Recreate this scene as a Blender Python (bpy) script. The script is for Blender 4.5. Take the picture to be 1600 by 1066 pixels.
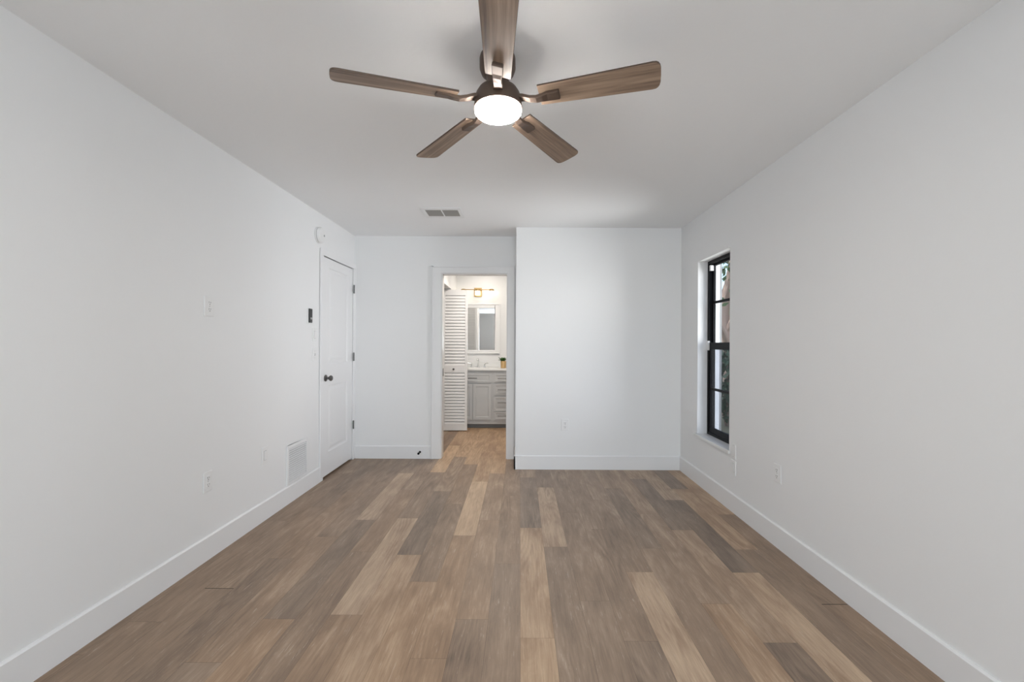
import bpy, bmesh, math, random
from mathutils import Vector, Matrix
random.seed(7)
R = math.radians
C = bpy.context.scene.collection
for o in list(bpy.data.objects): bpy.data.objects.remove(o)

# ------------------------------------------------------------------ camera
CEIL, CAM_H = 2.44, 1.27
cam = bpy.data.cameras.new('camera'); camo = bpy.data.objects.new('camera', cam); C.objects.link(camo)
cam.sensor_width = 36; cam.lens = 711 / 1600 * 36
cam.shift_x = -12.5 / 1600; cam.shift_y = 3.5 / 1600
cam.clip_start = .05
t = R(.3)
camo.matrix_world = Matrix(((math.cos(t), -math.sin(t), 0, 0), (0, 0, -1, 0), (math.sin(t), math.cos(t), 0, CAM_H), (0, 0, 0, 1)))
bpy.context.scene.camera = camo

# ------------------------------------------------------------------ world, sun, daylight, exposure
vs = bpy.context.scene.view_settings
vs.view_transform = 'Standard'; vs.look = 'None'; vs.gamma = 1; vs.use_curve_mapping = False
vs.exposure = 0.24
w = bpy.data.worlds.new('sky'); bpy.context.scene.world = w; w.use_nodes = True
nt = w.node_tree; bg = nt.nodes['Background']
sky = nt.nodes.new('ShaderNodeTexSky'); sky.sky_type = 'NISHITA'; sky.sun_disc = False
sky.sun_elevation = R(50); sky.sun_rotation = R(250); sky.air_density = 1.0; sky.dust_density = 1.5
nt.links.new(sky.outputs[0], bg.inputs[0]); bg.inputs[1].default_value = .28

def lamp(name, kind, loc, target, energy, color=(1, 1, 1), size=None):
    l = bpy.data.lights.new(name, kind); l.energy = energy; l.color = color
    if kind == 'AREA':
        l.shape = 'RECTANGLE'; l.size, l.size_y = size
    elif kind == 'SUN': l.angle = R(1)
    elif size: l.shadow_soft_size = size
    o = bpy.data.objects.new(name, l); C.objects.link(o); o.location = loc
    o.rotation_euler = (Vector(target) - Vector(loc)).to_track_quat('-Z', 'Y').to_euler()
    return o
lamp('sun', 'SUN', (-6, 7.5, 9), (2, 3.2, 0), 3.0, (1, .95, .87))
# fill light added in an unseen rear opening, aimed up to brighten the ceiling
lamp('fill_light_rear', 'AREA', (.35, -3.55, 1.05), (.35, 0, 4.4), 105, (.855, .942, 1), (2.2, 1.9))
# daylight falling through the small window of the right wall
side = lamp('daylight_side_window', 'AREA', (3.6, 3.48, 1.15), (0, 3.85, 1.25), 88, (.98, .99, 1), (1.9, 2.5)); side.data.spread = R(90)
# fill lights added in the bathroom, no fixtures seen: before and over the vanity
lamp('bathroom_fill_light', 'AREA', (-.35, 5.75, 2.42), (-.35, 5.75, 0), 16, (1, .92, .83), (.35, .35))
lamp('nook_fill_light', 'AREA', (-.55, 6.93, 2.42), (-.55, 6.93, 0), 1.6, (1, .95, .88), (.3, .2))

# ------------------------------------------------------------------ materials
def mat(name, color, rough=.5, metal=0, spec=None, emit=None, estr=0, bump=0, bscale=200, trans=0):
    m = bpy.data.materials.new(name); m.use_nodes = True
    n = m.node_tree.nodes; b = n['Principled BSDF']
    b.inputs['Base Color'].default_value = (*color, 1); b.inputs['Roughness'].default_value = rough
    b.inputs['Metallic'].default_value = metal
    if spec is not None: b.inputs['Specular IOR Level'].default_value = spec
    if emit: b.inputs['Emission Color'].default_value = (*emit, 1); b.inputs['Emission Strength'].default_value = estr
    if bump:
        tc = n.new('ShaderNodeTexCoord'); no = n.new('ShaderNodeTexNoise'); bp = n.new('ShaderNodeBump')
        no.inputs['Scale'].default_value = bscale; no.inputs['Detail'].default_value = 4
        bp.inputs['Strength'].default_value = bump; bp.inputs['Distance'].default_value = .002
        L = m.node_tree.links.new
        L(tc.outputs['Object'], no.inputs['Vector']); L(no.outputs['Fac'], bp.inputs['Height']); L(bp.outputs[0], b.inputs['Normal'])
    return m

M = {}
M['wall'] = mat('wall_paint', (.87, .872, .875), .6, bump=.12, bscale=90, spec=.3)
M['rear'] = mat('dimmed_wall_paint', (.40, .375, .35), .6)  # darker than the other walls, the dimness of the rear wall painted in
M['ceiling'] = mat('ceiling_paint', (.935, .94, .945), .8, bump=.35, bscale=45, spec=.2)
M['trim'] = mat('trim_paint', (.86, .86, .865), .35, spec=.4)
M['plate'] = mat('white_plastic', (.86, .86, .86), .45)
M['plate_grey'] = mat('grey_plastic', (.45, .45, .45), .5)  # mid-grey plastic of screws, buttons, slots and surrounds
M['dark'] = mat('dark_plastic', (.03, .03, .03), .4)
M['slot'] = mat('slot', (.10, .10, .10), .6)
M['black'] = mat('black_frame', (.005, .005, .006), .5, spec=.2)
M['bronze'] = mat('dark_bronze', (.12, .085, .066), .5, .6)
M['nickel'] = mat('aged_nickel', (.16, .155, .15), .3, .9)
M['steel'] = mat('satin_steel', (.42, .42, .43), .3, 1)
M['hinge'] = mat('hinge_steel', (.17, .17, .17), .45, .6)
M['chrome'] = mat('chrome', (.75, .76, .77), .12, 1)
M['brass'] = mat('brushed_brass', (.50, .34, .15), .35, .9)
M['grey_cab'] = mat('grey_cabinet_paint', (.56, .565, .57), .45)
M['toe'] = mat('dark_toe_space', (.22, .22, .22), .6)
M['sill'] = mat('sill_marble', (.8, .8, .79), .3)
M['diffuser'] = mat('lit_diffuser', (.9, .9, .88), .4, emit=(1, .965, .92), estr=98)
M['shade'] = mat('lit_glass_shade', (.95, .93, .88), .3, emit=(1, .88, .66), estr=3.2)
M['leaf'] = mat('plant_leaf', (.05, .14, .03), .45)
M['pot'] = mat('gold_pot', (.62, .42, .2), .4, .4)
M['soil'] = mat('soil', (.03, .02, .015), .9)
M['stucco'] = mat('stucco', (.60, .585, .54), .9, bump=.6, bscale=60)
M['bark'] = mat('bark', (.36, .27, .22), .9, bump=1, bscale=30)
M['tree_leaf'] = mat('tree_leaf', (.10, .17, .07), .6)
M['hedge_leaf'] = mat('hedge_leaf', (.035, .085, .045), .6)
M['lawn'] = mat('ground', (.13, .13, .09), .95, bump=.5, bscale=20)
M['vent_dark_back'] = mat('vent_dark_back', (.13, .125, .115), .7)  # dark sheet behind the slats, shade of the duct painted in
M['vent_slat'] = mat('vent_slat', (.33, .32, .30), .5)
M['under'] = mat('subfloor', (.05, .04, .03), .9)

def nodes(m): return m.node_tree.nodes, m.node_tree.links.new

# mirror
M['mirror'] = mat('mirror_glass', (.92, .93, .93), .01, 1)
# thin window glass: see-through with a weak reflection
def thin_glass(name, tint, refl):
    m = bpy.data.materials.new(name); m.use_nodes = True; n, L = nodes(m); n.clear()
    out = n.new('ShaderNodeOutputMaterial'); mx = n.new('ShaderNodeMixShader')
    tr = n.new('ShaderNodeBsdfTransparent'); gl = n.new('ShaderNodeBsdfGlossy')
    tr.inputs[0].default_value = (*tint, 1); gl.inputs['Roughness'].default_value = .02
    mx.inputs[0].default_value = refl
    L(tr.outputs[0], mx.inputs[1]); L(gl.outputs[0], mx.inputs[2]); L(mx.outputs[0], out.inputs[0]); return m
M['glass'] = thin_glass('window_glass', (.985, .99, .99), .035)
M['screen'] = thin_glass('screen_mesh', (.71, .725, .76), .008)

# wood of the fan blades: grain runs along each blade (local x)
def blade_wood():
    m = bpy.data.materials.new('blade_wood'); m.use_nodes = True; n, L = nodes(m); b = n['Principled BSDF']
    tc = n.new('ShaderNodeTexCoord'); oi = n.new('ShaderNodeObjectInfo')
    mp = n.new('ShaderNodeMapping'); mp.inputs['Scale'].default_value = (2.2, 60, 60)
    mp2 = n.new('ShaderNodeMapping'); mp2.inputs['Scale'].default_value = (1.2, 14, 14)
    ad = n.new('ShaderNodeVectorMath'); ad.operation = 'ADD'
    sc = n.new('ShaderNodeVectorMath'); sc.operation = 'SCALE'; sc.inputs[0].default_value = (7, 3, 0)
    L(oi.outputs['Random'], sc.inputs['Scale']); L(tc.outputs['Object'], ad.inputs[0]); L(sc.outputs[0], ad.inputs[1])
    L(ad.outputs[0], mp.inputs[0]); L(ad.outputs[0], mp2.inputs[0])
    n1 = n.new('ShaderNodeTexNoise'); n1.inputs['Scale'].default_value = 1; n1.inputs['Detail'].default_value = 6; n1.inputs['Roughness'].default_value = .65
    n2 = n.new('ShaderNodeTexNoise'); n2.inputs['Scale'].default_value = 1; n2.inputs['Detail'].default_value = 3; n2.inputs['Distortion'].default_value = .6
    L(mp.outputs[0], n1.inputs['Vector']); L(mp2.outputs[0], n2.inputs['Vector'])
    mix = n.new('ShaderNodeMath'); mix.operation = 'MULTIPLY_ADD'; mix.inputs[1].default_value = .55
    h = n.new('ShaderNodeMath'); h.operation = 'MULTIPLY'; h.inputs[1].default_value = .45
    L(n2.outputs['Fac'], h.inputs[0]); L(n1.outputs['Fac'], mix.inputs[0]); L(h.outputs[0], mix.inputs[2])
    r = n.new('ShaderNodeValToRGB'); e = r.color_ramp.elements
    e[0].position = .33; e[0].color = (.085, .055, .04, 1); e[1].position = .64; e[1].color = (.46, .33, .235, 1)
    x = e.new(.48); x.color = (.26, .18, .128, 1)
    L(mix.outputs[0], r.inputs[0]); L(r.outputs[0], b.inputs['Base Color']); b.inputs['Roughness'].default_value = .5
    return m
M['blade'] = blade_wood()

# floor: tone and hue per plank come from face attributes of the plank mesh
def floor_wood():
    m = bpy.data.materials.new('plank_floor'); m.use_nodes = True; n, L = nodes(m); b = n['Principled BSDF']
    tc = n.new('ShaderNodeTexCoord')
    def attr(a):
        x = n.new('ShaderNodeAttribute'); x.attribute_name = a; return x.outputs['Fac']
    def math_(op, a, bb=None, c=None):
        x = n.new('ShaderNodeMath'); x.operation = op
        for i, v in enumerate((a, bb, c)):
            if v is None: continue
            if isinstance(v, (int, float)): x.inputs[i].default_value = v
            else: L(v, x.inputs[i])
        return x.outputs[0]
    seed = attr('seed')
    cmb = n.new('ShaderNodeCombineXYZ'); L(math_('MULTIPLY', seed, 3.1), cmb.inputs[0]); L(math_('MULTIPLY', seed, 7.7), cmb.inputs[1]); L(seed, cmb.inputs[2])
    ad = n.new('ShaderNodeVectorMath'); ad.operation = 'ADD'; L(tc.outputs['Object'], ad.inputs[0]); L(cmb.outputs[0], ad.inputs[1])
    def noise(sx, sy, detail, rough, dist=0):
        mp = n.new('ShaderNodeMapping'); mp.inputs['Scale'].default_value = (sx, sy, 1); L(ad.outputs[0], mp.inputs[0])
        no = n.new('ShaderNodeTexNoise'); no.inputs['Scale'].default_value = 1; no.inputs['Detail'].default_value = detail
        no.inputs['Roughness'].default_value = rough; no.inputs['Distortion'].default_value = dist
        L(mp.outputs[0], no.inputs['Vector']); return no.outputs['Fac']
    fine = noise(140, 6.5, 5, .7)
    mid = noise(15, 2.6, 5, .65, .8)
    blot = noise(8, 2.2, 3, .55, .4)
    # cathedral figure: contour lines of a long soft field, only where a mask lets them through
    field = noise(7, .75, 1, .4, .25)
    rings = math_('SINE', math_('MULTIPLY', field, 95))
    mask = math_('MULTIPLY', math_('SUBTRACT', noise(2.2, 1.1, 1, .5), .42), 2.2)
    mask = math_('MINIMUM', math_('MAXIMUM', mask, 0), 1)
    tone = attr('tone'); warm = attr('warm')
    def dev(v, k): return math_('MULTIPLY', math_('SUBTRACT', v, .5), k)
    s = math_('ADD', math_('MULTIPLY_ADD', tone, .86, .06), dev(fine, .58))
    s = math_('ADD', s, dev(mid, .62))
    s = math_('ADD', s, dev(blot, .62))
    s = math_('ADD', s, math_('MULTIPLY', math_('MULTIPLY', rings, mask), .13))
    def ramp(cols):
        r = n.new('ShaderNodeValToRGB'); e = r.color_ramp.elements
        e[0].position = 0; e[0].color = (*cols[0], 1); e[1].position = 1; e[1].color = (*cols[-1], 1)
        for i, c in enumerate(cols[1:-1]): x = e.new((i + 1) / (len(cols) - 1)); x.color = (*c, 1)
        L(s, r.inputs[0]); return r.outputs[0]
    grey = ramp([(.135, .102, .08), (.315, .236, .178), (.57, .46, .36)])
    gold = ramp([(.16, .095, .057), (.385, .243, .145), (.70, .50, .32)])
    mx = n.new('ShaderNodeMix'); mx.data_type = 'RGBA'
    L(warm, mx.inputs[0]); L(grey, mx.inputs[6]); L(gold, mx.inputs[7])
    # pale limed pores
    pore = noise(210, 9, 3, .75)
    pm = math_('MULTIPLY', math_('GREATER_THAN', pore, .635), math_('MULTIPLY', math_('GREATER_THAN', mid, .52), .45))
    m2 = n.new('ShaderNodeMix'); m2.data_type = 'RGBA'; L(pm, m2.inputs[0]); L(mx.outputs[2], m2.inputs[6]); m2.inputs[7].default_value = (.62, .52, .42, 1)
    L(m2.outputs[2], b.inputs['Base Color'])
    b.inputs['Roughness'].default_value = .42; b.inputs['Specular IOR Level'].default_value = .4
    bp = n.new('ShaderNodeBump'); bp.inputs['Strength'].default_value = .12; bp.inputs['Distance'].default_value = .001
    L(fine, bp.inputs['Height']); L(bp.outputs[0], b.inputs['Normal'])
    return m
M['floor'] = floor_wood()

# ------------------------------------------------------------------ builders
ORG = {}          # object name -> world origin used while building
class MB:
    def __init__(s): s.v = []; s.f = []; s.m = []
    def quad(s, pts, mi=0):
        i = len(s.v); s.v += [Vector(p) for p in pts]; s.f.append(tuple(range(i, i + len(pts)))); s.m.append(mi); return s
    def box(s, a, b, mi=0):
        x0, y0, z0 = [min(a[i], b[i]) for i in range(3)]; x1, y1, z1 = [max(a[i], b[i]) for i in range(3)]
        i = len(s.v)
        s.v += [Vector(p) for p in ((x0, y0, z0), (x1, y0, z0), (x1, y1, z0), (x0, y1, z0), (x0, y0, z1), (x1, y0, z1), (x1, y1, z1), (x0, y1, z1))]
        s.f += [tuple(i + k for k in q) for q in ((0, 3, 2, 1), (4, 5, 6, 7), (0, 1, 5, 4), (1, 2, 6, 5), (2, 3, 7, 6), (3, 0, 4, 7))]
        s.m += [mi] * 6; return s
    def obox(s, c, half, rot, mi=0):
        i = len(s.v); c = Vector(c)
        P = [(-1, -1, -1), (1, -1, -1), (1, 1, -1), (-1, 1, -1), (-1, -1, 1), (1, -1, 1), (1, 1, 1), (-1, 1, 1)]
        s.v += [c + rot @ Vector((p[0] * half[0], p[1] * half[1], p[2] * half[2])) for p in P]
        s.f += [tuple(i + k for k in q) for q in ((0, 3, 2, 1), (4, 5, 6, 7), (0, 1, 5, 4), (1, 2, 6, 5), (2, 3, 7, 6), (3, 0, 4, 7))]
        s.m += [mi] * 6; return s
    def lathe(s, prof, c=(0, 0, 0), axis='Z', n=40, mi=0, cap=True):
        c = Vector(c); rot = {'Z': Matrix.Identity(3), 'Y': Matrix.Rotation(R(90), 3, 'X'), 'X': Matrix.Rotation(R(90), 3, 'Y')}[axis]
        b = len(s.v)
        for r, z in prof:
            for k in range(n):
                a = 2 * math.pi * k / n; s.v.append(c + rot @ Vector((r * math.cos(a), r * math.sin(a), z)))
        for i in range(len(prof) - 1):
            for k in range(n):
                k2 = (k + 1) % n; s.f.append((b + i * n + k, b + i * n + k2, b + (i + 1) * n + k2, b + (i + 1) * n + k)); s.m.append(mi)
        if cap:
            s.f.append(tuple(b + k for k in range(n))[::-1]); s.m.append(mi)
            e = b + (len(prof) - 1) * n; s.f.append(tuple(e + k for k in range(n))); s.m.append(mi)
        return s
    def tube(s, pts, rad, n=12, mi=0):
        pts = [Vector(p) for p in pts]; rad = rad if isinstance(rad, (list, tuple)) else [rad] * len(pts); b = len(s.v)
        up = Vector((0, 0, 1)); prev = None
        for i, p in enumerate(pts):
            d = (pts[min(i + 1, len(pts) - 1)] - pts[max(i - 1, 0)]).normalized()
            a = prev if prev else (up if abs(d.z) < .9 else Vector((1, 0, 0)))
            u = (a - d * a.dot(d)).normalized(); prev = u; v = d.cross(u)
            for k in range(n):
                t = 2 * math.pi * k / n; s.v.append(p + (u * math.cos(t) + v * math.sin(t)) * rad[i])
        for i in range(len(pts) - 1):
            for k in range(n):
                k2 = (k + 1) % n; s.f.append((b + i * n + k, b + i * n + k2, b + (i + 1) * n + k2, b + (i + 1) * n + k)); s.m.append(mi)
        s.f.append(tuple(b + k for k in range(n))[::-1]); e = b + (len(pts) - 1) * n; s.f.append(tuple(e + k for k in range(n))); s.m += [mi, mi]
        return s
    def panelled(s, o, u, v, nrm, W, H, panels, loops, mi=0):
        """front face of a leaf: flat with nested moulded panels; panels = [(u0,v0,u1,v1)], loops = [(inset, height)]"""
        o, u, v, nrm = Vector(o), Vector(u), Vector(v), Vector(nrm)
        flip = u.cross(v).dot(nrm) < 0
        P = lambda a, b, h=0: o + u * a + v * b + nrm * h
        def q(pts): s.quad(pts[::-1] if flip else pts, mi)
        us = sorted({0, W, *[p[0] for p in panels], *[p[2] for p in panels]}); vs_ = sorted({0, H, *[p[1] for p in panels], *[p[3] for p in panels]})
        for i in range(len(us) - 1):
            for j in range(len(vs_) - 1):
                cu, cv = (us[i] + us[i + 1]) / 2, (vs_[j] + vs_[j + 1]) / 2
                if any(p[0] < cu < p[2] and p[1] < cv < p[3] for p in panels): continue
                q([P(us[i], vs_[j]), P(us[i + 1], vs_[j]), P(us[i + 1], vs_[j + 1]), P(us[i], vs_[j + 1])])
        for (a0, b0, a1, b1) in panels:
            prev = [P(a0, b0), P(a1, b0), P(a1, b1), P(a0, b1)]
            for ins, h in loops:
                cur = [P(a0 + ins, b0 + ins, h), P(a1 - ins, b0 + ins, h), P(a1 - ins, b1 - ins, h), P(a0 + ins, b1 - ins, h)]
                for k in range(4): q([prev[k], prev[(k + 1) % 4], cur[(k + 1) % 4], cur[k]])
                prev = cur
            q(prev)
        return s
    def build(s, name, mats, parent=None, smooth=False, bevel=0, weld=True, origin=None, seg=2):
        if not isinstance(mats, (list, tuple)): mats = [mats]
        if origin is None:
            lo = [min(p[i] for p in s.v) for i in range(3)]; hi = [max(p[i] for p in s.v) for i in range(3)]
            origin = Vector(((lo[0] + hi[0]) / 2, (lo[1] + hi[1]) / 2, lo[2]))
        origin = Vector(origin)
        me = bpy.data.meshes.new(name); me.from_pydata([p - origin for p in s.v], [], s.f)
        for m in mats: me.materials.append(m)
        for p, mi in zip(me.polygons, s.m): p.material_index = mi
        if weld:
            bm = bmesh.new(); bm.from_mesh(me); bmesh.ops.remove_doubles(bm, verts=bm.verts, dist=1e-6)
            bmesh.ops.recalc_face_normals(bm, faces=bm.faces); bm.to_mesh(me); bm.free()
        if smooth:
            for p in me.polygons: p.use_smooth = True
            bm = bmesh.new(); bm.from_mesh(me)
            for e in bm.edges:
                if len(e.link_faces) == 2 and e.calc_face_angle(0) > R(38): e.smooth = False
            bm.to_mesh(me); bm.free()
        o = bpy.data.objects.new(name, me); C.objects.link(o); ORG[o.name] = origin
        if parent: o.parent = parent; o.location = origin - ORG[parent.name]
        else: o.location = origin
        if bevel:
            b = o.modifiers.new('bevel', 'BEVEL'); b.width = bevel; b.segments = seg; b.limit_method = 'ANGLE'; b.angle_limit = R(40)
        return o

def thing(name, loc, label, cat, group=None):
    o = bpy.data.objects.new(name, None); C.objects.link(o); o.location = loc; o.empty_display_size = .05
    ORG[o.name] = Vector(loc); o['label'] = label; o['category'] = cat
    if group: o['group'] = group
    return o
def tag(o, label, cat, group=None):
    o['label'] = label; o['category'] = cat
    if group: o['group'] = group
    return o
def struct(o): o['kind'] = 'structure'; return o
def clone(root, loc, label, group=None):
    r = root.copy(); C.objects.link(r); r.location = loc; r['label'] = label
    if group: r['group'] = group
    for ch in list(root.children):
        c = ch.copy(); C.objects.link(c); c.parent = r
        for g in list(ch.children):
            d = g.copy(); C.objects.link(d); d.parent = c
    return r

# ------------------------------------------------------------------ the room shell
XL, XR, YA, YB, XB = -1.818, 1.624, 4.99, 4.59, -.042      # side walls, far wall, closet bump front, its left edge
YR = -3.5                                                   # rear wall
BL, BR, BY = -1.02, -.10, 7.28                              # bathroom: left wall, vanity nook right wall, far wall

def slab_with_hole(axis, t0, t1, a0, a1, holes, z1=CEIL):
    """a wall across 'axis' (thickness t0..t1, run a0..a1) with rectangular holes (a, b, z, z)"""
    mb = MB()
    As = sorted({a0, a1, *[h[0] for h in holes], *[h[1] for h in holes]}); Zs = sorted({0, z1, *[h[2] for h in holes], *[h[3] for h in holes]})
    for i in range(len(As) - 1):
        j = 0
        while j < len(Zs) - 1:
            inh = lambda jj: any(h[0] < (As[i] + As[i + 1]) / 2 < h[1] and h[2] < (Zs[jj] + Zs[jj + 1]) / 2 < h[3] for h in holes)
            if inh(j): j += 1; continue
            k = j
            while k + 1 < len(Zs) - 1 and not inh(k + 1): k += 1
            if axis == 'X': mb.box((t0, As[i], Zs[j]), (t1, As[i + 1], Zs[k + 1]))
            else: mb.box((As[i], t0, Zs[j]), (As[i + 1], t1, Zs[k + 1]))
            j = k + 1
    return mb

W_Y0, W_Y1, W_Z0, W_Z1 = 3.525, 4.16, .45, 2.022            # window opening in the right wall
D_Y0, D_Y1, D_Z1 = 4.172, 4.928, 2.072                      # closet door opening in the left wall
O_X0, O_X1, O_Z1 = -.866, -.136, 2.036                      # bathroom doorway in the far wall
struct(slab_with_hole('X', XL - .12, XL, YR, YA + .12, [(D_Y0, D_Y1, 0, D_Z1)]).build('wall_left', M['wall']))
struct(slab_with_hole('X', XR, XR + .2, YR, BY + .12, [(W_Y0, W_Y1, W_Z0, W_Z1)]).build('wall_right', M['wall']))
struct(slab_with_hole('Y', YA, YA + .12, XL, XB, [(O_X0, O_X1, 0, O_Z1)]).build('wall_far_left', M['wall']))
struct(MB().box((XB, YB, 0), (XR, YA + .12, CEIL)).build('wall_far_right', M['wall']))
struct(slab_with_hole('Y', YR - .12, YR, XL - .12, XR + .2, [(-.75, 1.45, .2, 2.3)]).build('wall_rear', M['rear']))
struct(MB().box((XL - .9, YR - .12, CEIL), (XR + .2, BY + .12, CEIL + .15)).build('ceiling', M['ceiling']))
struct(slab_with_hole('X', BL - .11, BL, YA + .12, BY, [(5.35, 6.60, 0, 2.055)]).build('wall_bathroom_left', M['wall']))
struct(MB().box((BL - .9, BY, 0), (XR, BY + .12, CEIL)).build('wall_bathroom_far', M['wall']))
struct(MB().box((BR, 6.25, 0), (BR + .1, BY, CEIL)).build('wall_bathroom_right', M['wall']))
# closet behind the louvred leaf, and the closet behind the panelled door
struct(MB().box((BL - .9, YA + .12, 0), (BL - .8, BY, CEIL)).box((BL - .8, YA + .12, 0), (BL - .11, YA + .2, CEIL)).build('wall_linen_closet', M['wall']))
struct(MB().box((XL - .9, 3.9, 0), (XL - .8, YA + .12, CEIL)).box((XL - .8, 3.9, 0), (XL - .12, 4.0, CEIL)).box((XL - .8, YA, 0), (XL - .12, YA + .12, CEIL)).build('wall_closet', M['wall']))

# floor: boards 0.1475 wide and 1.17 long running towards the bathroom
PW, PX0, PL = .1475, .008, 1.17
ROWS = {  # row: (first joint, [(tone, warmth) from the board that ends there onwards])
 -13: (1.84, [(.33, .5), (.36, .45), (.4, .4), (.4, .4)]), -12: (2.06, [(.33, .4), (.38, .4), (.4, .4), (.38, .4)]),
 -11: (2.339, [(.40, .4), (.40, .4), (.38, .3), (.4, .3)]), -10: (2.67, [(.27, .35), (.43, .5), (.42, .4), (.42, .3)]),
 -9: (2.97, [(.45, .5), (.38, .35), (.42, .3)]), -8: (2.086, [(.56, .7), (.32, .2), (.68, .4), (.40, .2)]),
 -7: (1.587, [(.22, .1), (.38, .4), (.44, .5), (.40, .3), (.4, .3)]), -6: (2.12, [(.42, .6), (.72, .5), (.38, .3), (.82, .6)]),
 -5: (2.723, [(.60, .65), (.26, .15), (.52, .3), (.45, .6)]), -4: (2.418, [(.52, .75), (.38, .35), (.45, .45), (.6, .6)]),
 -3: (1.83, [(.50, .7), (.48, .75), (.82, .8), (.45, .7)]), -2: (2.09, [(.32, .35), (.45, .6), (.52, .5), (.5, .6)]),
 -1: (1.45, [(.4, .4), (.38, .3), (.42, .45), (.42, .4), (.45, .5)]), 0: (1.96, [(.70, .75), (.66, .7), (.34, .1), (.58, .4)]),
 1: (1.67, [(.42, .2), (.42, .2), (.70, .45), (.44, .2)]), 2: (2.245, [(.42, .2), (.44, .25), (.44, .25), (.44, .25)]),
 3: (1.943, [(.36, .15), (.44, .25), (.46, .25), (.5, .3)]), 4: (2.533, [(.72, .5), (.42, .25), (.47, .25), (.55, .35)]),
 5: (1.656, [(.5, .5), (.48, .3), (.37, .15), (.55, .35)]), 6: (2.227, [(.5, .65), (.5, .35), (.55, .4), (.5, .4)]),
 7: (1.937, [(.25, .2), (.6, .45), (.30, .1), (.68, .45)]), 8: (2.532, [(.68, .6), (.20, .1), (.62, .4), (.5, .4)]),
 9: (1.645, [(.45, .6), (.36, .35), (.58, .7), (.25, .1)]), 10: (2.224, [(.40, .5), (.38, .45), (.62, .7), (.6, .65)]),
}
def build_floor():
    v, f, tone, warm, seed = [], [], [], [], []
    y0, y1 = YR, BY
    for row in range(-18, 12):
        xa = max(PX0 + row * PW, BL - .9); xb = min(PX0 + (row + 1) * PW, XR + .01)
        if xb <= xa: continue
        j0, tones = ROWS.get(row, (random.uniform(1.2, 2.3), []))
        k = -6
        while True:
            e = j0 + k * PL; s = e - PL
            if s >= y1: break
            k += 1
            if e <= y0: continue
            i = k - 1
            tw = tones[i] if 0 <= i < len(tones) else (random.choice((.3, .38, .42, .45, .5, .68)), random.uniform(.2, .7))
            if s > 4.05 and -7 < row < 0 and (e > 5.3): tw = (max(tw[0], .62) + .07 * (row % 3), 1.0)  # boards at the bathroom doorway turned gold, warm bathroom light painted in
            s_, e_ = max(s, y0), min(e, y1)
            gap = .0004; gs = ge = gap
            if row == -11 and abs(s - 2.339) < .01 or row == 10 and abs(s - 2.224) < .01: gs = .0045
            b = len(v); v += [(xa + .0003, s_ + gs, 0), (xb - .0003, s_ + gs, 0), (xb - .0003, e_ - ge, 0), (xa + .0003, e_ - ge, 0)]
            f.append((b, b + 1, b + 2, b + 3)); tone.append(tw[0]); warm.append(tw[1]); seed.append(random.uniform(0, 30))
    nb = len(f)
    b = len(v); A, B, D, E_, z0, z1 = XL - .9, XR + .2, YR - .12, BY + .12, -.12, -.0015
    v += [(A, D, z0), (B, D, z0), (B, E_, z0), (A, E_, z0), (A, D, z1), (B, D, z1), (B, E_, z1), (A, E_, z1)]
    f += [tuple(b + k for k in q) for q in ((0, 3, 2, 1), (4, 5, 6, 7), (0, 1, 5, 4), (1, 2, 6, 5), (2, 3, 7, 6), (3, 0, 4, 7))]
    me = bpy.data.meshes.new('floor'); me.from_pydata(v, [], f); me.materials.append(M['floor']); me.materials.append(M['under'])
    for p in me.polygons[nb:]: p.material_index = 1
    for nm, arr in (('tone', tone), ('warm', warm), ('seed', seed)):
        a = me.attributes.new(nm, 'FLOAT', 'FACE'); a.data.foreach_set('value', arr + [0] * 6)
    o = bpy.data.objects.new('floor', me); C.objects.link(o); return struct(o)
build_floor()

# baseboards (plain 140 mm boards with an eased top edge)
BH, BT = .14, .013
def board(name, a, b, nrm, extra=()):
    """board from a to b (floor points on the wall), standing out along nrm"""
    mb = MB()
    for p, q, n_ in ((a, b, nrm), *extra):
        p, q, n_ = Vector((*p, 0)), Vector((*q, 0)), Vector((*n_, 0))
        prof = [(0, 0), (BT, 0), (BT, BH - .008), (BT - .007, BH), (0, BH)]
        P = [[base + n_ * d + Vector((0, 0, h)) for d, h in prof] for base in (p, q)]
        for k in range(5): mb.quad([P[0][k], P[1][k], P[1][(k + 1) % 5], P[0][(k + 1) % 5]])
        mb.quad(P[0][::-1]); mb.quad(P[1])
    return struct(mb.build(name, M['trim']))
board('baseboard_left', (XL, YR), (XL, 4.118), (1, 0))
board('baseboard_right', (XR, YR), (XR, YB), (-1, 0))
board('baseboard_far_right', (XB - BT, YB), (XR - BT, YB), (0, -1), [((XB, YB - BT), (XB, YA - .016), (-1, 0))])
board('baseboard_far_left', (-1.80, YA), (-.965, YA), (0, -1))

# door casings
CT = .017
def casing_x(name, x, n_, y0, y1, z1, wd, far):
    mb = MB(); mb.box((x, y0 - wd, 0), (x + n_ * CT, y0, z1)); mb.box((x, y1, 0), (x + n_ * CT, y1 + far, z1)); mb.box((x, y0 - wd, z1), (x + n_ * CT, y1 + far, z1 + wd))
    return struct(mb.build(name, M['trim'], bevel=.004))
casing_x('trim_1', XL, 1, D_Y0 + .004, D_Y1 - .004, D_Z1 - .004, .058, YA - D_Y1 + .004)
mb = MB(); mb.box((O_X0 - .1, YA, 0), (O_X0 + .004, YA - CT, O_Z1)); mb.box((O_X1 - .004, YA, 0), (-.062, YA - CT, O_Z1)); mb.box((O_X0 - .1, YA, O_Z1 - .004), (-.062, YA - CT, O_Z1 + .076))
mb.box((O_X0 - .1, YA - CT, 0), (O_X0 - .082, YA - CT - .006, O_Z1 + .076)); mb.box((O_X0 - .1, YA - CT, O_Z1 + .06), (-.062, YA - CT - .006, O_Z1 + .076))
struct(mb.build('trim_2', M['trim'], bevel=.003))
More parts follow.
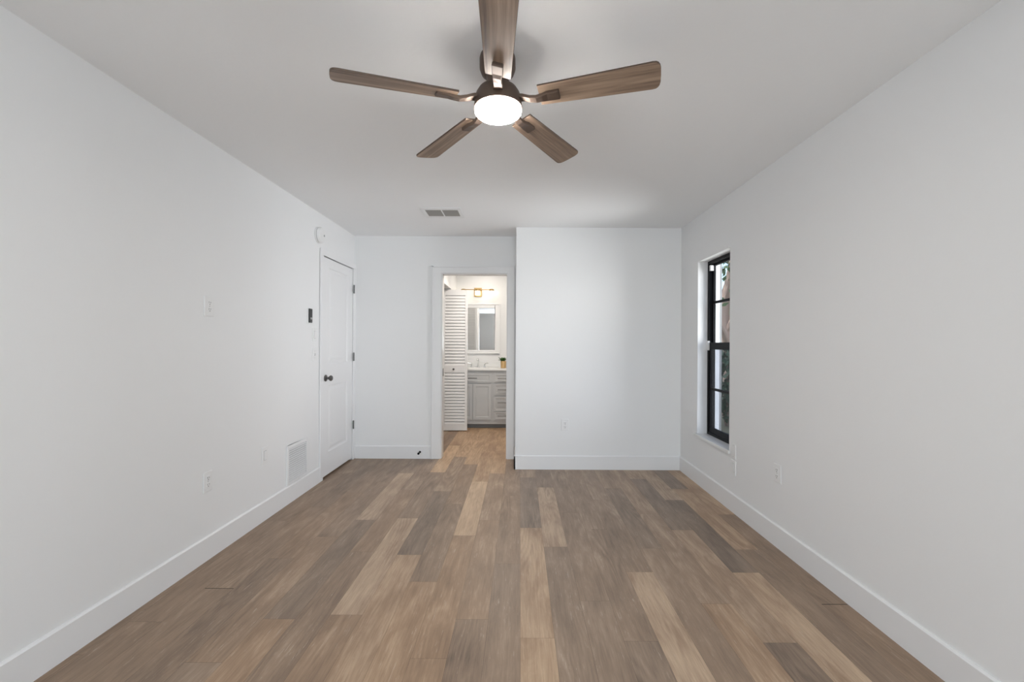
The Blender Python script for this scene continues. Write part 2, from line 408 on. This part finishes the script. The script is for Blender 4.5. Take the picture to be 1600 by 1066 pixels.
# jamb lining of the doorway with its strike plate
mb = MB(); mb.box((O_X0 - .002, YA, 0), (O_X0 + .012, YA + .12, O_Z1)); mb.box((O_X1 - .012, YA, 0), (O_X1 + .002, YA + .12, O_Z1)); mb.box((O_X0 + .012, YA, O_Z1 - .012), (O_X1 - .012, YA + .12, O_Z1 + .002))
jm = struct(mb.build('trim_3', M['trim'], bevel=.002))
MB().box((O_X0 + .011, YA + .045, .90), (O_X0 + .0145, YA + .095, .985)).build('strike_plate', M['nickel'], jm)
# casing round the linen closet opening in the bathroom
mb = MB(); mb.box((BL, 5.29, 0), (BL + CT, 5.35, 2.055)); mb.box((BL, 6.60, 0), (BL + CT, 6.655, 2.055)); mb.box((BL, 5.29, 2.055), (BL + CT, 6.655, 2.115))
struct(mb.build('trim_4', M['trim'], bevel=.003))

# ------------------------------------------------------------------ panelled closet door
def closet_door():
    y0, y1, z0, z1 = D_Y0 + .0075, D_Y1 - .0075, .02, D_Z1 - .011
    fx = XL + .004
    mb = MB(); mb.box((fx - .035, y0, z0), (fx - .012, y1, z1))
    mb.box((fx - .012, y0, z0), (fx, y0 + .0001, z1)); mb.box((fx - .012, y1 - .0001, z0), (fx, y1, z1)); mb.box((fx - .012, y0, z1 - .0001), (fx, y1, z1)); mb.box((fx - .012, y0, z0), (fx, y1, z0 + .0001))
    mb.panelled((fx, y0, z0), (0, 1, 0), (0, 0, 1), (1, 0, 0), y1 - y0, z1 - z0,
        [(.135, .21, y1 - y0 - .135, .845), (.135, 1.045, y1 - y0 - .135, 1.955)], [(.010, -.007), (.022, -.009), (.050, -.0015)])
    d = struct(mb.build('door_1', M['trim']))
    k = MB(); ky, kz = y0 + .065, .935
    k.lathe([(.030, 0), (.032, .004), (.028, .010), (.013, .014), (.011, .030), (.017, .036), (.026, .046), (.027, .055), (.020, .064), (.006, .067)], (fx, ky, kz), 'X', 28)
    k.build('door_knob', M['nickel'], d, smooth=True)
    for z in (1.80, 1.07, .335):
        h = MB(); h.box((XL + CT + .001, y1 - .012, z), (XL + CT + .003, y1 + .012, z + .09)); h.lathe([(.0065, 0), (.0065, .09)], (XL + CT + .006, y1, z), 'Z', 12)
        h.build('hinge', M['hinge'], d)
closet_door()

# ------------------------------------------------------------------ small window in the right wall
def window():
    xf = XR + .088
    mb = MB()   # outer frame
    xo = xf + .062; b = .026
    mb.box((xf, W_Y0, W_Z0), (xo, W_Y0 + b, W_Z1)); mb.box((xf, W_Y1 - b, W_Z0), (xo, W_Y1, W_Z1)); mb.box((xf, W_Y0 + b, W_Z1 - b), (xo, W_Y1 - b, W_Z1)); mb.box((xf, W_Y0 + b, W_Z0), (xo, W_Y1 - b, W_Z0 + b))
    win = struct(mb.build('window_1', M['black'], bevel=.002))
    ya, yb = W_Y0 + b, W_Y1 - b
    def sash(name, x0, x1, z0, z1, zm, rail_lo, rail_hi):
        s = MB(); st = .017
        s.box((x0, ya, z0), (x1, ya + st, z1)); s.box((x0, yb - st, z0), (x1, yb, z1)); s.box((x0, ya + st, z0), (x1, yb - st, z0 + rail_lo)); s.box((x0, ya + st, z1 - rail_hi), (x1, yb - st, z1))
        s.box((x0 + .004, ya + st, zm - .011), (x1 - .004, yb - st, zm + .011))
        o = s.build(name, M['black'], win, bevel=.0015)
        xm = (x0 + x1) / 2; MB().box((xm - .002, ya + st, z0 + rail_lo), (xm + .002, yb - st, z1 - rail_hi)).build('glass_pane', M['glass'], o)
    sash('upper_sash', xf + .036, xf + .058, 1.25, W_Z1 - b, 1.648, .035, .018)
    sash('lower_sash', xf + .008, xf + .032, W_Z0 + b, 1.285, .868, .045, .062)
    MB().box((xf + .0595, ya, W_Z0 + b), (xf + .0605, yb, 1.25)).build('insect_screen', M['screen'], win)
    c = MB().box((xf - .010, W_Y1 - .030, 1.215), (xf + .012, W_Y1 - .001, 1.30)); c.build('sash_stop', M['plate'], win, bevel=.002)
    c = MB().box((xf + .004, W_Y1 - .052, 1.935), (xf + .034, W_Y1 - .026, 1.985)); c.build('sash_stop', M['plate'], win, bevel=.002)
    s = MB().box((XR - .022, W_Y0 - .03, W_Z0 - .022), (XR + .0, W_Y1 + .03, W_Z0 + .004)); s.box((XR, W_Y0 + .0005, W_Z0 - .001), (xf + .001, W_Y1 - .0005, W_Z0 + .004))
    s.build('window_sill', M['sill'], win, bevel=.002)
window()

# ------------------------------------------------------------------ ceiling fan
def fan():
    root = thing('ceiling_fan', (0, 0, 0), 'bronze five-blade ceiling fan with brown wood blades and a round lit lamp', 'ceiling fan')
    MB().lathe([(.070, 0), (.073, -.012), (.073, -.052), (.066, -.072), (.050, -.084)], n=48).build('canopy', M['bronze'], root, smooth=True, origin=(0, 0, 0))
    MB().lathe([(.048, -.080), (.044, -.10), (.045, -.118), (.056, -.130), (.078, -.142), (.089, -.160), (.0945, -.182), (.0975, -.212), (.0975, -.2185), (.0945, -.2195)], n=48).build('motor_housing', M['bronze'], root, smooth=True, origin=(0, 0, 0))
    MB().lathe([(.0935, -.214), (.0945, -.222), (.094, -.232), (.090, -.238), (.080, -.2415), (.05, -.243), (.01, -.2435)], n=56).build('lamp_diffuser', M['diffuser'], root, smooth=True, origin=(0, 0, 0))
    # one blade, in its own frame: x outwards, +y edge lower
    zb, th = -.189, .008
    def outline():
        pts = []; r0, r1 = .172, .634
        hw = lambda r: .049 + (.0625 - .049) * (r - r0) / (r1 - r0)
        pts += [(r0, -hw(r0)), (r1 - .03, -hw(r1))]
        for k in range(1, 10):
            a = -math.pi / 2 + math.pi * k / 10; ca, sa = math.cos(a), math.sin(a)
            sg = lambda x, p: math.copysign(abs(x) ** p, x)
            pts.append((r1 - .03 + .03 * sg(ca, .75), .0625 * sg(sa, .55)))
        pts += [(r1 - .03, hw(r1)), (r0, hw(r0))]; return pts
    ol = outline(); n = len(ol); mb = MB()
    mb.v = [Vector((x, y, th / 2)) for x, y in ol] + [Vector((x, y, -th / 2)) for x, y in ol]
    mb.f = [tuple(range(n)), tuple(range(2 * n - 1, n - 1, -1))] + [(i, i + n, (i + 1) % n + n, (i + 1) % n) for i in range(n)]
    mb.m = [0, 0] + [1] * n
    # arm: curved strap from the housing, its end plate screwed under the blade
    prof = [(.080, -.182, .021), (.105, -.185, .018), (.135, -.196, .0155), (.160, -.2015, .015), (.185, -.2005, .0165), (.205, -.1975, .020), (.250, -.1975, .021), (.254, -.1965, .019)]
    am = MB(); T = .015; pit = R(-13)
    for i, (r, z, hw) in enumerate(prof):
        k = min(1, max(0, (r - .12) / .06)); a = pit * k
        for sy, sz in ((-1, 1), (1, 1), (1, -1), (-1, -1)):
            y = sy * hw; dz = -(sz < 0) * T
            zz = (z + .0045 - zb) + dz; am.v.append(Vector((r, y * math.cos(a) - zz * math.sin(a), zb + y * math.sin(a) + zz * math.cos(a))))
    for i in range(len(prof) - 1):
        for k in range(4): am.f.append((i * 4 + k, i * 4 + (k + 1) % 4, (i + 1) * 4 + (k + 1) % 4, (i + 1) * 4 + k)); am.m.append(0)
    am.f += [(3, 2, 1, 0), tuple((len(prof) - 1) * 4 + k for k in range(4))]; am.m += [0, 0]
    bl = ar = None
    for k in range(5):
        a = R(-90 + 2.85 + 72 * k)
        if bl is None:
            bl = mb.build('blade', [M['blade'], M['bronze']], root, origin=(0, 0, 0), bevel=.0012); ar = am.build('blade_arm', M['bronze'], root, origin=(0, 0, 0), bevel=.003)
            b_, a_ = bl, ar
        else:
            b_, a_ = bl.copy(), ar.copy(); C.objects.link(b_); C.objects.link(a_); b_.parent = a_.parent = root
        sag = R(1.7) if k == 4 else 0       # the left blade hangs a little lower
        b_.matrix_local = Matrix.Translation((0, 0, zb)) @ Matrix.Rotation(a, 4, 'Z') @ Matrix.Rotation(sag, 4, 'Y') @ Matrix.Rotation(pit, 4, 'X')
        a_.matrix_local = Matrix.Rotation(a, 4, 'Z')
    root.location = (-.098, 1.857, CEIL); root.rotation_euler = (R(-2.0), R(-1.1), 0)
fan()

# ------------------------------------------------------------------ ceiling register and return grille
def ceiling_register():
    x0, x1, y0, y1 = -.872, -.522, 3.93, 4.245; z = CEIL
    a0, a1, b0, b1 = -.840, -.553, 3.983, 4.174
    root = thing('ceiling_vent', ((x0 + x1) / 2, (y0 + y1) / 2, z), 'white rectangular ceiling air vent with two dark louvred halves', 'vent')
    mb = MB(); t = .008
    mb.box((x0, y0, z - t), (x1, b0, z)); mb.box((x0, b1, z - t), (x1, y1, z)); mb.box((x0, b0, z - t), (a0, b1, z)); mb.box((a1, b0, z - t), (x1, b1, z)); m_ = (a0 + a1) / 2; mb.box((m_ - .006, b0, z - t), (m_ + .006, b1, z))
    mb.build('frame', M['trim'], root, bevel=.002)
    MB().box((a0, b0, z - .0015), (a1, b1, z - .0002)).build('dark_back_sheet', M['vent_dark_back'], root)
    for xa, xb in ((a0, m_ - .006), (m_ + .006, a1)):
        s = MB()
        for k in range(9):
            y = b0 + (k + .5) * (b1 - b0) / 9; s.obox(((xa + xb) / 2, y, z - .005), ((xb - xa) / 2, .009, .0006), Matrix.Rotation(R(-20), 3, 'X'))
        s.build('louvre_bank', M['vent_slat'], root)
ceiling_register()

def return_grille():
    y0, y1, z0, z1 = 3.545, 3.887, .143, .455; x = XL
    root = thing('wall_vent', (x, (y0 + y1) / 2, z0), 'white louvred return-air grille low on the left wall above the baseboard', 'vent')
    mb = MB(); b = .026; t = .012
    mb.box((x, y0, z0), (x + t, y0 + b, z1)); mb.box((x, y1 - b, z0), (x + t, y1, z1)); mb.box((x, y0 + b, z0), (x + t, y1 - b, z0 + b)); mb.box((x, y0 + b, z1 - b), (x + t, y1 - b, z1))
    mb.build('frame', M['trim'], root, bevel=.003)
    MB().box((x + .0003, y0 + b, z0 + b), (x + .0015, y1 - b, z1 - b)).build('dark_back_sheet', M['vent_dark_back'], root)
    s = MB(); n = 15
    for k in range(n):
        z = z0 + b + (k + .5) * (z1 - z0 - 2 * b) / n; s.obox((x + .0068, (y0 + y1) / 2, z), (.0075, (y1 - y0) / 2 - b, .0008), Matrix.Rotation(R(38), 3, 'Y'))
    s.build('louvre_slats', M['trim'], root)
return_grille()

# ------------------------------------------------------------------ wall plates
def frame_of(side):
    # local frame: u along the wall, n out of the wall
    return {'left': (Vector((0, 1, 0)), Vector((1, 0, 0))), 'right': (Vector((0, 1, 0)), Vector((-1, 0, 0))), 'far': (Vector((1, 0, 0)), Vector((0, -1, 0)))}[side]
def pbox(mb, c, u, n, u0, u1, z0, z1, d0, d1, mi=0):
    a = c + u * u0 + n * d0; b = c + u * u1 + n * d1; return mb.box((a.x, a.y, c.z + z0), (b.x, b.y, c.z + z1), mi)
def plate(side, pos, z, name, label, cat, kind, wd=.072, ht=.117, group=None):
    u, n = frame_of(side)
    c = Vector({'left': (XL, pos, z), 'right': (XR, pos, z), 'far': (pos, YB, z)}[side])
    root = thing(name, c - Vector((0, 0, ht / 2)), label, cat, group)
    mb = MB(); pbox(mb, c, u, n, -wd / 2, wd / 2, -ht / 2, ht / 2, 0, .006); mb.build('cover_plate', M['plate'], root, bevel=.003)
    if kind == 'outlet':
        for dz in (.0195, -.0195):
            r = MB(); pbox(r, c, u, n, -.017, .017, dz - .0145, dz + .0145, .0055, .0078); ro = r.build('receptacle', M['plate'], root, bevel=.004)
            s = MB(); pbox(s, c, u, n, -.008, -.0055, dz - .001, dz + .008, .0076, .0082); pbox(s, c, u, n, .0055, .008, dz - .001, dz + .007, .0076, .0082); pbox(s, c, u, n, -.0025, .0025, dz - .0105, dz - .0055, .0076, .0082)
            s.build('slots', M['slot'], ro)
        s = MB(); pbox(s, c, u, n, -.0025, .0025, -.0025, .0025, .0058, .0068); s.build('screw', M['plate_grey'], root)
    elif kind == 'rocker':
        s = MB(); pbox(s, c, u, n, -.0175, .0175, -.034, .034, .0055, .0064); s.build('rocker_surround', M['plate_grey'], root)
        s = MB(); pbox(s, c, u, n, -.0155, .0155, -.032, .032, .006, .010); s.build('rocker', M['plate'], root, bevel=.002)
    elif kind == 'toggle':
        s = MB(); pbox(s, c, u, n, -.005, .005, -.012, .012, .0055, .0068); s.build('toggle_slot', M['plate_grey'], root)
        s = MB(); pbox(s, c, u, n, -.004, .004, -.001, .009, .006, .017); s.build('toggle', M['plate'], root, bevel=.001)
        for dz in (.030, -.030):
            s = MB(); pbox(s, c, u, n, -.0025, .0025, dz - .0025, dz + .0025, .0058, .0068); s.build('screw', M['plate_grey'], root)
    elif kind == 'blank':
        for dz in (.042, -.042):
            s = MB(); pbox(s, c, u, n, -.0025, .0025, dz - .0025, dz + .0025, .0058, .0068); s.build('screw', M['plate_grey'], root)
    return root
plate('left', 2.655, 1.476, 'wall_outlet', 'white duplex outlet high on the left wall, at head height', 'outlet', 'outlet', .084, .118)
plate('left', 2.650, .455, 'wall_outlet', 'white duplex outlet low on the left wall, nearest the camera', 'outlet', 'outlet')
plate('left', 3.245, .460, 'wall_switch_plate', 'white rocker cover plate low on left wall beside the return-air grille', 'switch plate', 'rocker', .076, .125)
plate('left', 4.020, 1.336, 'light_switch', 'upper of two faint white switch plates beside the panelled door', 'light switch', 'rocker', .074)
plate('left', 4.020, 1.161, 'light_switch', 'lower of two faint white switch plates beside the panelled door', 'light switch', 'toggle', .074)
plate('far', .459, .449, 'wall_outlet', 'white duplex outlet on the far wall, centre of the closet bump', 'outlet', 'outlet', .076)
plate('right', 3.443, .462, 'cover_plate', 'upper of two stacked white cover plates under the window corner', 'cover plate', 'blank', .076, .112)
plate('right', 3.443, .337, 'cover_plate', 'lower of two stacked white cover plates under the window corner', 'cover plate', 'rocker', .076, .112)
plate('right', 2.858, .461, 'wall_outlet', 'white duplex outlet low on the right wall', 'outlet', 'outlet', .080, .116)

def fan_control():
    c = Vector((XL, 3.925, 1.43)); root = thing('wall_control', c, 'slim dark-fronted control in a white holder on left wall near the door', 'wall control')
    MB().box((XL, 3.884, 1.428), (XL + .010, 3.972, 1.562)).build('holder', M['plate'], root, bevel=.003)
    b = MB().box((XL + .009, 3.886, 1.437), (XL + .024, 3.934, 1.558)).build('control_body', M['dark'], root, bevel=.004)
    MB().box((XL + .0235, 3.896, 1.465), (XL + .0255, 3.924, 1.482)).build('button', M['plate_grey'], b, bevel=.002)
    MB().box((XL + .0235, 3.898, 1.442), (XL + .0255, 3.922, 1.452)).build('button', M['slot'], b)
fan_control()

def smoke_detector():
    c = Vector((XL, 4.085, 2.232)); root = thing('smoke_detector', c, 'round white smoke detector on left wall above the panelled door', 'smoke detector')
    MB().lathe([(.073, 0), (.074, .010), (.071, .012)], c, 'X', 48).build('base', M['plate'], root, smooth=True)
    MB().lathe([(.066, .011), (.066, .019)], c, 'X', 48).build('sensor_gap', M['plate_grey'], root, smooth=True)
    MB().lathe([(.071, .018), (.070, .030), (.062, .040), (.02, .043)], c, 'X', 48).build('cover', M['plate'], root, smooth=True)
    MB().lathe([(.010, .0425), (.010, .0455), (.007, .0465)], c + Vector((0, .03, .0)), 'X', 20).build('test_button', M['plate_grey'], root, smooth=True)
smoke_detector()

def door_stop():
    y = YA - BT; c = Vector((-1.088, y, .075)); root = thing('door_stop', c, 'small black door stop screwed to the baseboard left of the doorway', 'door stop')
    MB().lathe([(.012, 0), (.012, .006), (.007, .010)], c, 'Y', 20).build('mounting_base', M['black'], root, smooth=True)
    MB().lathe([(.0055, .008), (.0055, .066)], c, 'Y', 16).build('rod', M['black'], root, smooth=True)
    MB().lathe([(.010, .064), (.012, .068), (.012, .080), (.008, .084)], c, 'Y', 20).build('rubber_tip', M['black'], root, smooth=True)
door_stop()

# two dabs of brighter spackle on the far left wall
for x, which in ((-1.505, 'left'), (-1.455, 'right')):
    p = MB().box((x - .014, YA - .0012, .778), (x + .014, YA, .786)); tag(p.build('wall_patch', M['trim']), which + ' one of two pale filler dabs on the wall left of the bathroom doorway', 'wall patch', 'wall filler dabs')

# ------------------------------------------------------------------ bathroom: louvred leaf
def louvred_door():
    x0, x1, ya, yb, z0, z1 = -1.113, -.755, 6.540, 6.568, .012, 2.030
    root = thing('louvered_door', ((x0 + x1) / 2, (ya + yb) / 2, z0), 'white louvred folding closet door leaf standing open in the bathroom', 'door')
    st = .036; zr = (.845, .945)
    f = MB(); f.box((x0, ya, z0), (x0 + st, yb, z1)); f.box((x1 - st, ya, z0), (x1, yb, z1))
    for a, b in ((z0, .105), zr, (1.955, z1)): f.box((x0 + st, ya, a), (x1 - st, yb, b))
    f.build('frame', M['trim'], root, bevel=.002)
    for a, b in ((.105, zr[0]), (zr[1], 1.955)):
        s = MB(); n = round((b - a) / .0445)
        for k in range(n): s.obox(((x0 + x1) / 2, (ya + yb) / 2, a + (k + .5) * (b - a) / n), ((x1 - x0) / 2 - st, .0265, .003), Matrix.Rotation(R(60), 3, 'X'))
        s.build('louvre_panel', M['trim'], root)
    MB().lathe([(.009, 0), (.007, .012), (.014, .018), (.015, .025), (.008, .030)], (-.95, ya, .893), 'Y', 20).build('knob', M['nickel'], root, smooth=True)
louvred_door()

# ------------------------------------------------------------------ bathroom: vanity
VX0, VX1, VF, VB, VT = BL + .004, BR - .004, 6.77, BY, .862
def vanity():
    root = thing('vanity_cabinet', ((VX0 + VX1) / 2, (VF + VB) / 2, 0), 'grey bathroom vanity cabinet with panelled doors and a drawer stack', 'vanity cabinet')
    b = MB(); b.box((VX0, VF, .065), (VX1, VB - .003, VT)); b.build('carcass', M['grey_cab'], root, bevel=.002)
    MB().box((VX0, VF + .06, 0), (VX1, VF + .075, .065)).build('toe_kick', M['toe'], root)
    T = .018
    def front(name, x0, x1, z0, z1, rail):
        m = MB(); y = VF - T
        m.box((x0, y + .006, z0), (x1, VF, z1))
        for q in (((x0, y, z0), (x0 + .0001, y + .006, z1)), ((x1 - .0001, y, z0), (x1, y + .006, z1)), ((x0, y, z0), (x1, y + .006, z0 + .0001)), ((x0, y, z1 - .0001), (x1, y + .006, z1))): m.box(*q)
        m.panelled((x0, y, z0), (1, 0, 0), (0, 0, 1), (0, -1, 0), x1 - x0, z1 - z0, [(rail, rail, x1 - x0 - rail, z1 - z0 - rail)], [(.006, -.005), (.016, -.005)])
        return m.build(name, M['grey_cab'], root)
    def pull(par, x0, x1, z):
        m = MB(); y = VF - T; m.tube([(x0, y - .028, z), (x1, y - .028, z)], .0055, 10)
        for x in (x0 + .012, x1 - .012): m.tube([(x, y - .028, z), (x, y + .002, z)], .0045, 8)
        m.build('bar_pull', M['nickel'], par, smooth=True)
    def vpull(par, x, z0, z1):
        m = MB(); y = VF - T; m.tube([(x, y - .028, z0), (x, y - .028, z1)], .0055, 10)
        for z in (z0 + .012, z1 - .012): m.tube([(x, y - .028, z), (x, y + .002, z)], .0045, 8)
        m.build('bar_pull', M['nickel'], par, smooth=True)
    f = front('false_drawer_front', -.975, -.424, .682, .822, .03); pull(f, -.765, -.632, .750)
    d1 = front('cabinet_door', -.975, -.700, .13, .664, .042)
    d2 = front('cabinet_door', -.692, -.420, .13, .664, .042)
    for z0, z1, pz in ((.692, .818, .748), (.503, .664, .580), (.258, .475, .388), (.128, .250, .193)):
        d = front('drawer', -.383, -.125, z0, z1, .026); pull(d, -.326, -.198, pz)
    ct = thing('vanity_countertop', ((VX0 + VX1) / 2, (VF + VB) / 2, VT), 'white stone vanity countertop over the grey cabinet', 'countertop')
    ORG[ct.name] = Vector(ct.location)
    MB().box((VX0, VF - .03, VT), (VX1, VB - .001, VT + .024)).build('slab', M['sill'], ct, bevel=.003)
    MB().lathe([(.155, .0), (.153, .004), (.135, .002), (.12, .0012)], (-.70, 6.96, VT + .0235), 'Z', 40).build('sink_rim', M['plate'], ct, smooth=True)
vanity()
bs = MB().box((VX0, VB - .02, VT + .024), (VX1, VB - .001, VT + .115)).build('backsplash', M['sill'], bevel=.002)
tag(bs, 'low white stone backsplash strip behind the chrome faucet', 'backsplash')
CTZ = VT + .024
def faucet(CTZ=CTZ + .0008):
    root = thing('bathroom_faucet', (-.657, 7.17, CTZ), 'chrome widespread bathroom faucet with two handles on white countertop', 'faucet')
    m = MB(); m.lathe([(.026, 0), (.026, .006), (.014, .012)], (-.657, 7.17, CTZ), 'Z', 24)
    m.tube([(-.657, 7.17, CTZ + .005), (-.657, 7.17, CTZ + .10), (-.657, 7.155, CTZ + .125), (-.658, 7.12, CTZ + .135), (-.660, 7.08, CTZ + .128), (-.660, 7.065, CTZ + .112)], [.012, .011, .011, .011, .011, .012], 14)
    m.build('spout', M['chrome'], root, smooth=True)
    for x, s in ((-.758, -1), (-.557, 1)):
        m = MB(); m.lathe([(.024, 0), (.024, .006), (.013, .012), (.012, .055), (.009, .062)], (x, 7.17, CTZ), 'Z', 24)
        m.tube([(x, 7.17, CTZ + .055), (x + s * .03, 7.165, CTZ + .066), (x + s * .06, 7.16, CTZ + .07)], [.007, .006, .005], 10); m.build('faucet_handle', M['chrome'], root, smooth=True)
faucet()
def mirror():
    x0, x1, z0, z1, y = -1.000, -.316, 1.099, 1.900, BY
    root = thing('bathroom_mirror', ((x0 + x1) / 2, y, z0), 'white framed bathroom mirror hanging above the vanity', 'mirror')
    m = MB(); a = .085
    def bar(p, q, lo, hi):
        m.box(p, q)
    m.box((x0, y - .022, z0), (x0 + a, y - .001, z1)); m.box((x1 - a, y - .022, z0), (x1, y - .001, z1)); m.box((x0 + a, y - .022, z0), (x1 - a, y - .001, z0 + .06)); m.box((x0 + a, y - .022, z1 - .07), (x1 - a, y - .001, z1))
    m.box((x1 - .02, y - .03, z0), (x1, y - .022, z1)); m.box((x0, y - .03, z0), (x0 + .02, y - .022, z1)); m.box((x0 + .02, y - .03, z1 - .02), (x1 - .02, y - .022, z1)); m.box((x0 + .02, y - .03, z0), (x1 - .02, y - .022, z0 + .018))
    m.build('frame', M['trim'], root, bevel=.004)
    MB().box((x0 + a - .004, y - .010, z0 + .056), (x1 - a + .004, y - .004, z1 - .066)).build('mirror_glass', M['mirror'], root)
mirror()
def vanity_light():
    y = BY; zc = 2.09
    root = thing('vanity_light', (-.675, y, zc), 'brass bar wall light with glowing glass shades above the mirror', 'wall light')
    MB().box((-.735, y - .022, 2.010), (-.615, y - .001, 2.150)).build('backplate', M['brass'], root, bevel=.003)
    MB().tube([(-.915, y - .06, 2.118), (-.435, y - .06, 2.118)], .0065, 12).build('bar', M['brass'], root, smooth=True)
    MB().tube([(-.675, y - .06, 2.118), (-.675, y - .015, 2.118)], .009, 12).build('stem', M['brass'], root, smooth=True)
    for x in (-.897, -.675, -.456):
        s = MB().lathe([(.030, 2.028 - zc), (.040, 2.032 - zc), (.041, 2.092 - zc), (.038, 2.096 - zc)], (x, y - .075, zc), 'Z', 28).build('glass_shade', M['shade'], root, smooth=True)
        MB().lathe([(.043, 2.094 - zc), (.043, 2.112 - zc), (.030, 2.124 - zc)], (x, y - .075, zc), 'Z', 28).build('shade_cap', M['brass'], s, smooth=True)
vanity_light()
def plant():
    c = Vector((-.255, 7.02, CTZ)); root = thing('potted_plant', c, 'small green plant in a gold pot on the vanity countertop', 'potted plant')
    MB().lathe([(.036, 0), (.040, .004), (.045, .105), (.043, .108), (.038, .100)], c, 'Z', 28).build('pot', M['pot'], root, smooth=True)
    MB().lathe([(.037, .090), (.037, .099)], c, 'Z', 24).build('soil', M['soil'], root)
    m = MB(); rnd = random.Random(3)
    for k in range(26):
        a = rnd.uniform(0, 6.28); l = rnd.uniform(.06, .105); up = rnd.uniform(.5, 1.0); lean = Vector((-.018, 0, 0))
        d = Vector((math.cos(a) * (1 - up * .55), math.sin(a) * (1 - up * .55), up)).normalized(); s = d.cross(Vector((0, 0, 1))).normalized()
        base = c + Vector((math.cos(a) * .008, math.sin(a) * .008, .097)); pr = []
        for i in range(7):
            tt = i / 6; wv = .020 * math.sin(math.pi * min(1, tt * .96 + .03)) ** .7
            p = base + d * l * tt + Vector((0, 0, -.02 * tt * tt)) + lean * tt; n_ = s.cross(d).normalized()
            pr.append((p - s * wv + n_ * .004, p, p + s * wv + n_ * .004))
        for i in range(6):
            for q in (0, 1): m.quad([pr[i][q], pr[i][q + 1], pr[i + 1][q + 1], pr[i + 1][q]])
    m.build('foliage', M['leaf'], root, smooth=True)
plant()

# ------------------------------------------------------------------ outside the window
struct(MB().box((XR + .2, -8, -.3), (16, 24, -.12)).build('ground_outside', M['lawn']))
struct(MB().box((XR + .2, 6.0, -.12), (2.66, BY + .12, 2.9)).build('wall_exterior_wing', M['stucco']))
struct(MB().box((5.6, -6, -.12), (5.9, 9.5, 3.2)).build('wall_outside_bounce', M['stucco']))  # unseen wall added to bounce sunlight into the window
def tree(pos, h, rnd, label):
    root = thing('garden_tree', pos, label, 'tree'); p = Vector(pos)
    pts = [p + Vector((math.sin(k * 1.3) * .10, math.cos(k * 1.7) * .08, h * k / 7)) for k in range(8)]
    m = MB(); m.tube(pts, [.23, .19, .17, .15, .14, .12, .10, .06], 14)
    for k in range(6):
        b = pts[2 + k % 5]; a = rnd.uniform(0, 6.28); e = b + Vector((math.cos(a) * .9, math.sin(a) * .9, rnd.uniform(.5, 1.1)))
        m.tube([b, (b + e) / 2 + Vector((0, 0, .1)), e], [.06, .045, .02], 8)
    m.build('trunk', M['bark'], root, smooth=True)
    f = MB()
    for k in range(900):
        d = Vector((rnd.gauss(0, 1), rnd.gauss(0, 1), rnd.gauss(0, .8))).normalized() * rnd.uniform(.3, 1.35); c = p + Vector((0, 0, h * .92)) + d
        a, b = Vector((rnd.gauss(0, 1), rnd.gauss(0, 1), rnd.gauss(0, 1))).normalized(), Vector((rnd.gauss(0, 1), rnd.gauss(0, 1), rnd.gauss(0, 1))).normalized()
        b = (b - a * a.dot(b)).normalized(); f.quad([c - a * .09, c - b * .035, c + a * .09, c + b * .035])
    f.build('crown', M['tree_leaf'], root, weld=False)
def shrub(pos, r, h, rnd, label):
    root = thing('garden_shrub', pos, label, 'shrub'); p = Vector(pos)
    st = MB()
    for k in range(6):
        a = k * 1.05; st.tube([p + Vector((math.cos(a) * .04, math.sin(a) * .04, 0)), p + Vector((math.cos(a) * r * .5, math.sin(a) * r * .5, h * .8))], [.02, .008], 6)
    st.build('stems', M['bark'], root)
    f = MB()
    for k in range(1100):
        d = Vector((rnd.gauss(0, 1), rnd.gauss(0, 1), rnd.gauss(0, 1))).normalized() * rnd.uniform(.5, 1); c = p + Vector((d.x * r, d.y * r, h * .52 + d.z * h * .48))
        a, b = Vector((rnd.gauss(0, 1), rnd.gauss(0, 1), rnd.gauss(0, 1))).normalized(), Vector((rnd.gauss(0, 1), rnd.gauss(0, 1), rnd.gauss(0, 1))).normalized()
        b = (b - a * a.dot(b)).normalized(); f.quad([c - a * .06, c - b * .03, c + a * .06, c + b * .03])
    f.build('foliage', M['hedge_leaf'], root, weld=False)
tree((4.12, 9.0, -.12), 3.6, random.Random(5), 'garden tree with reddish trunk seen through the upper window sash')
shrub((3.55, 7.75, -.12), .42, 1.35, random.Random(8), 'dark green garden shrub seen through the lower window sash')
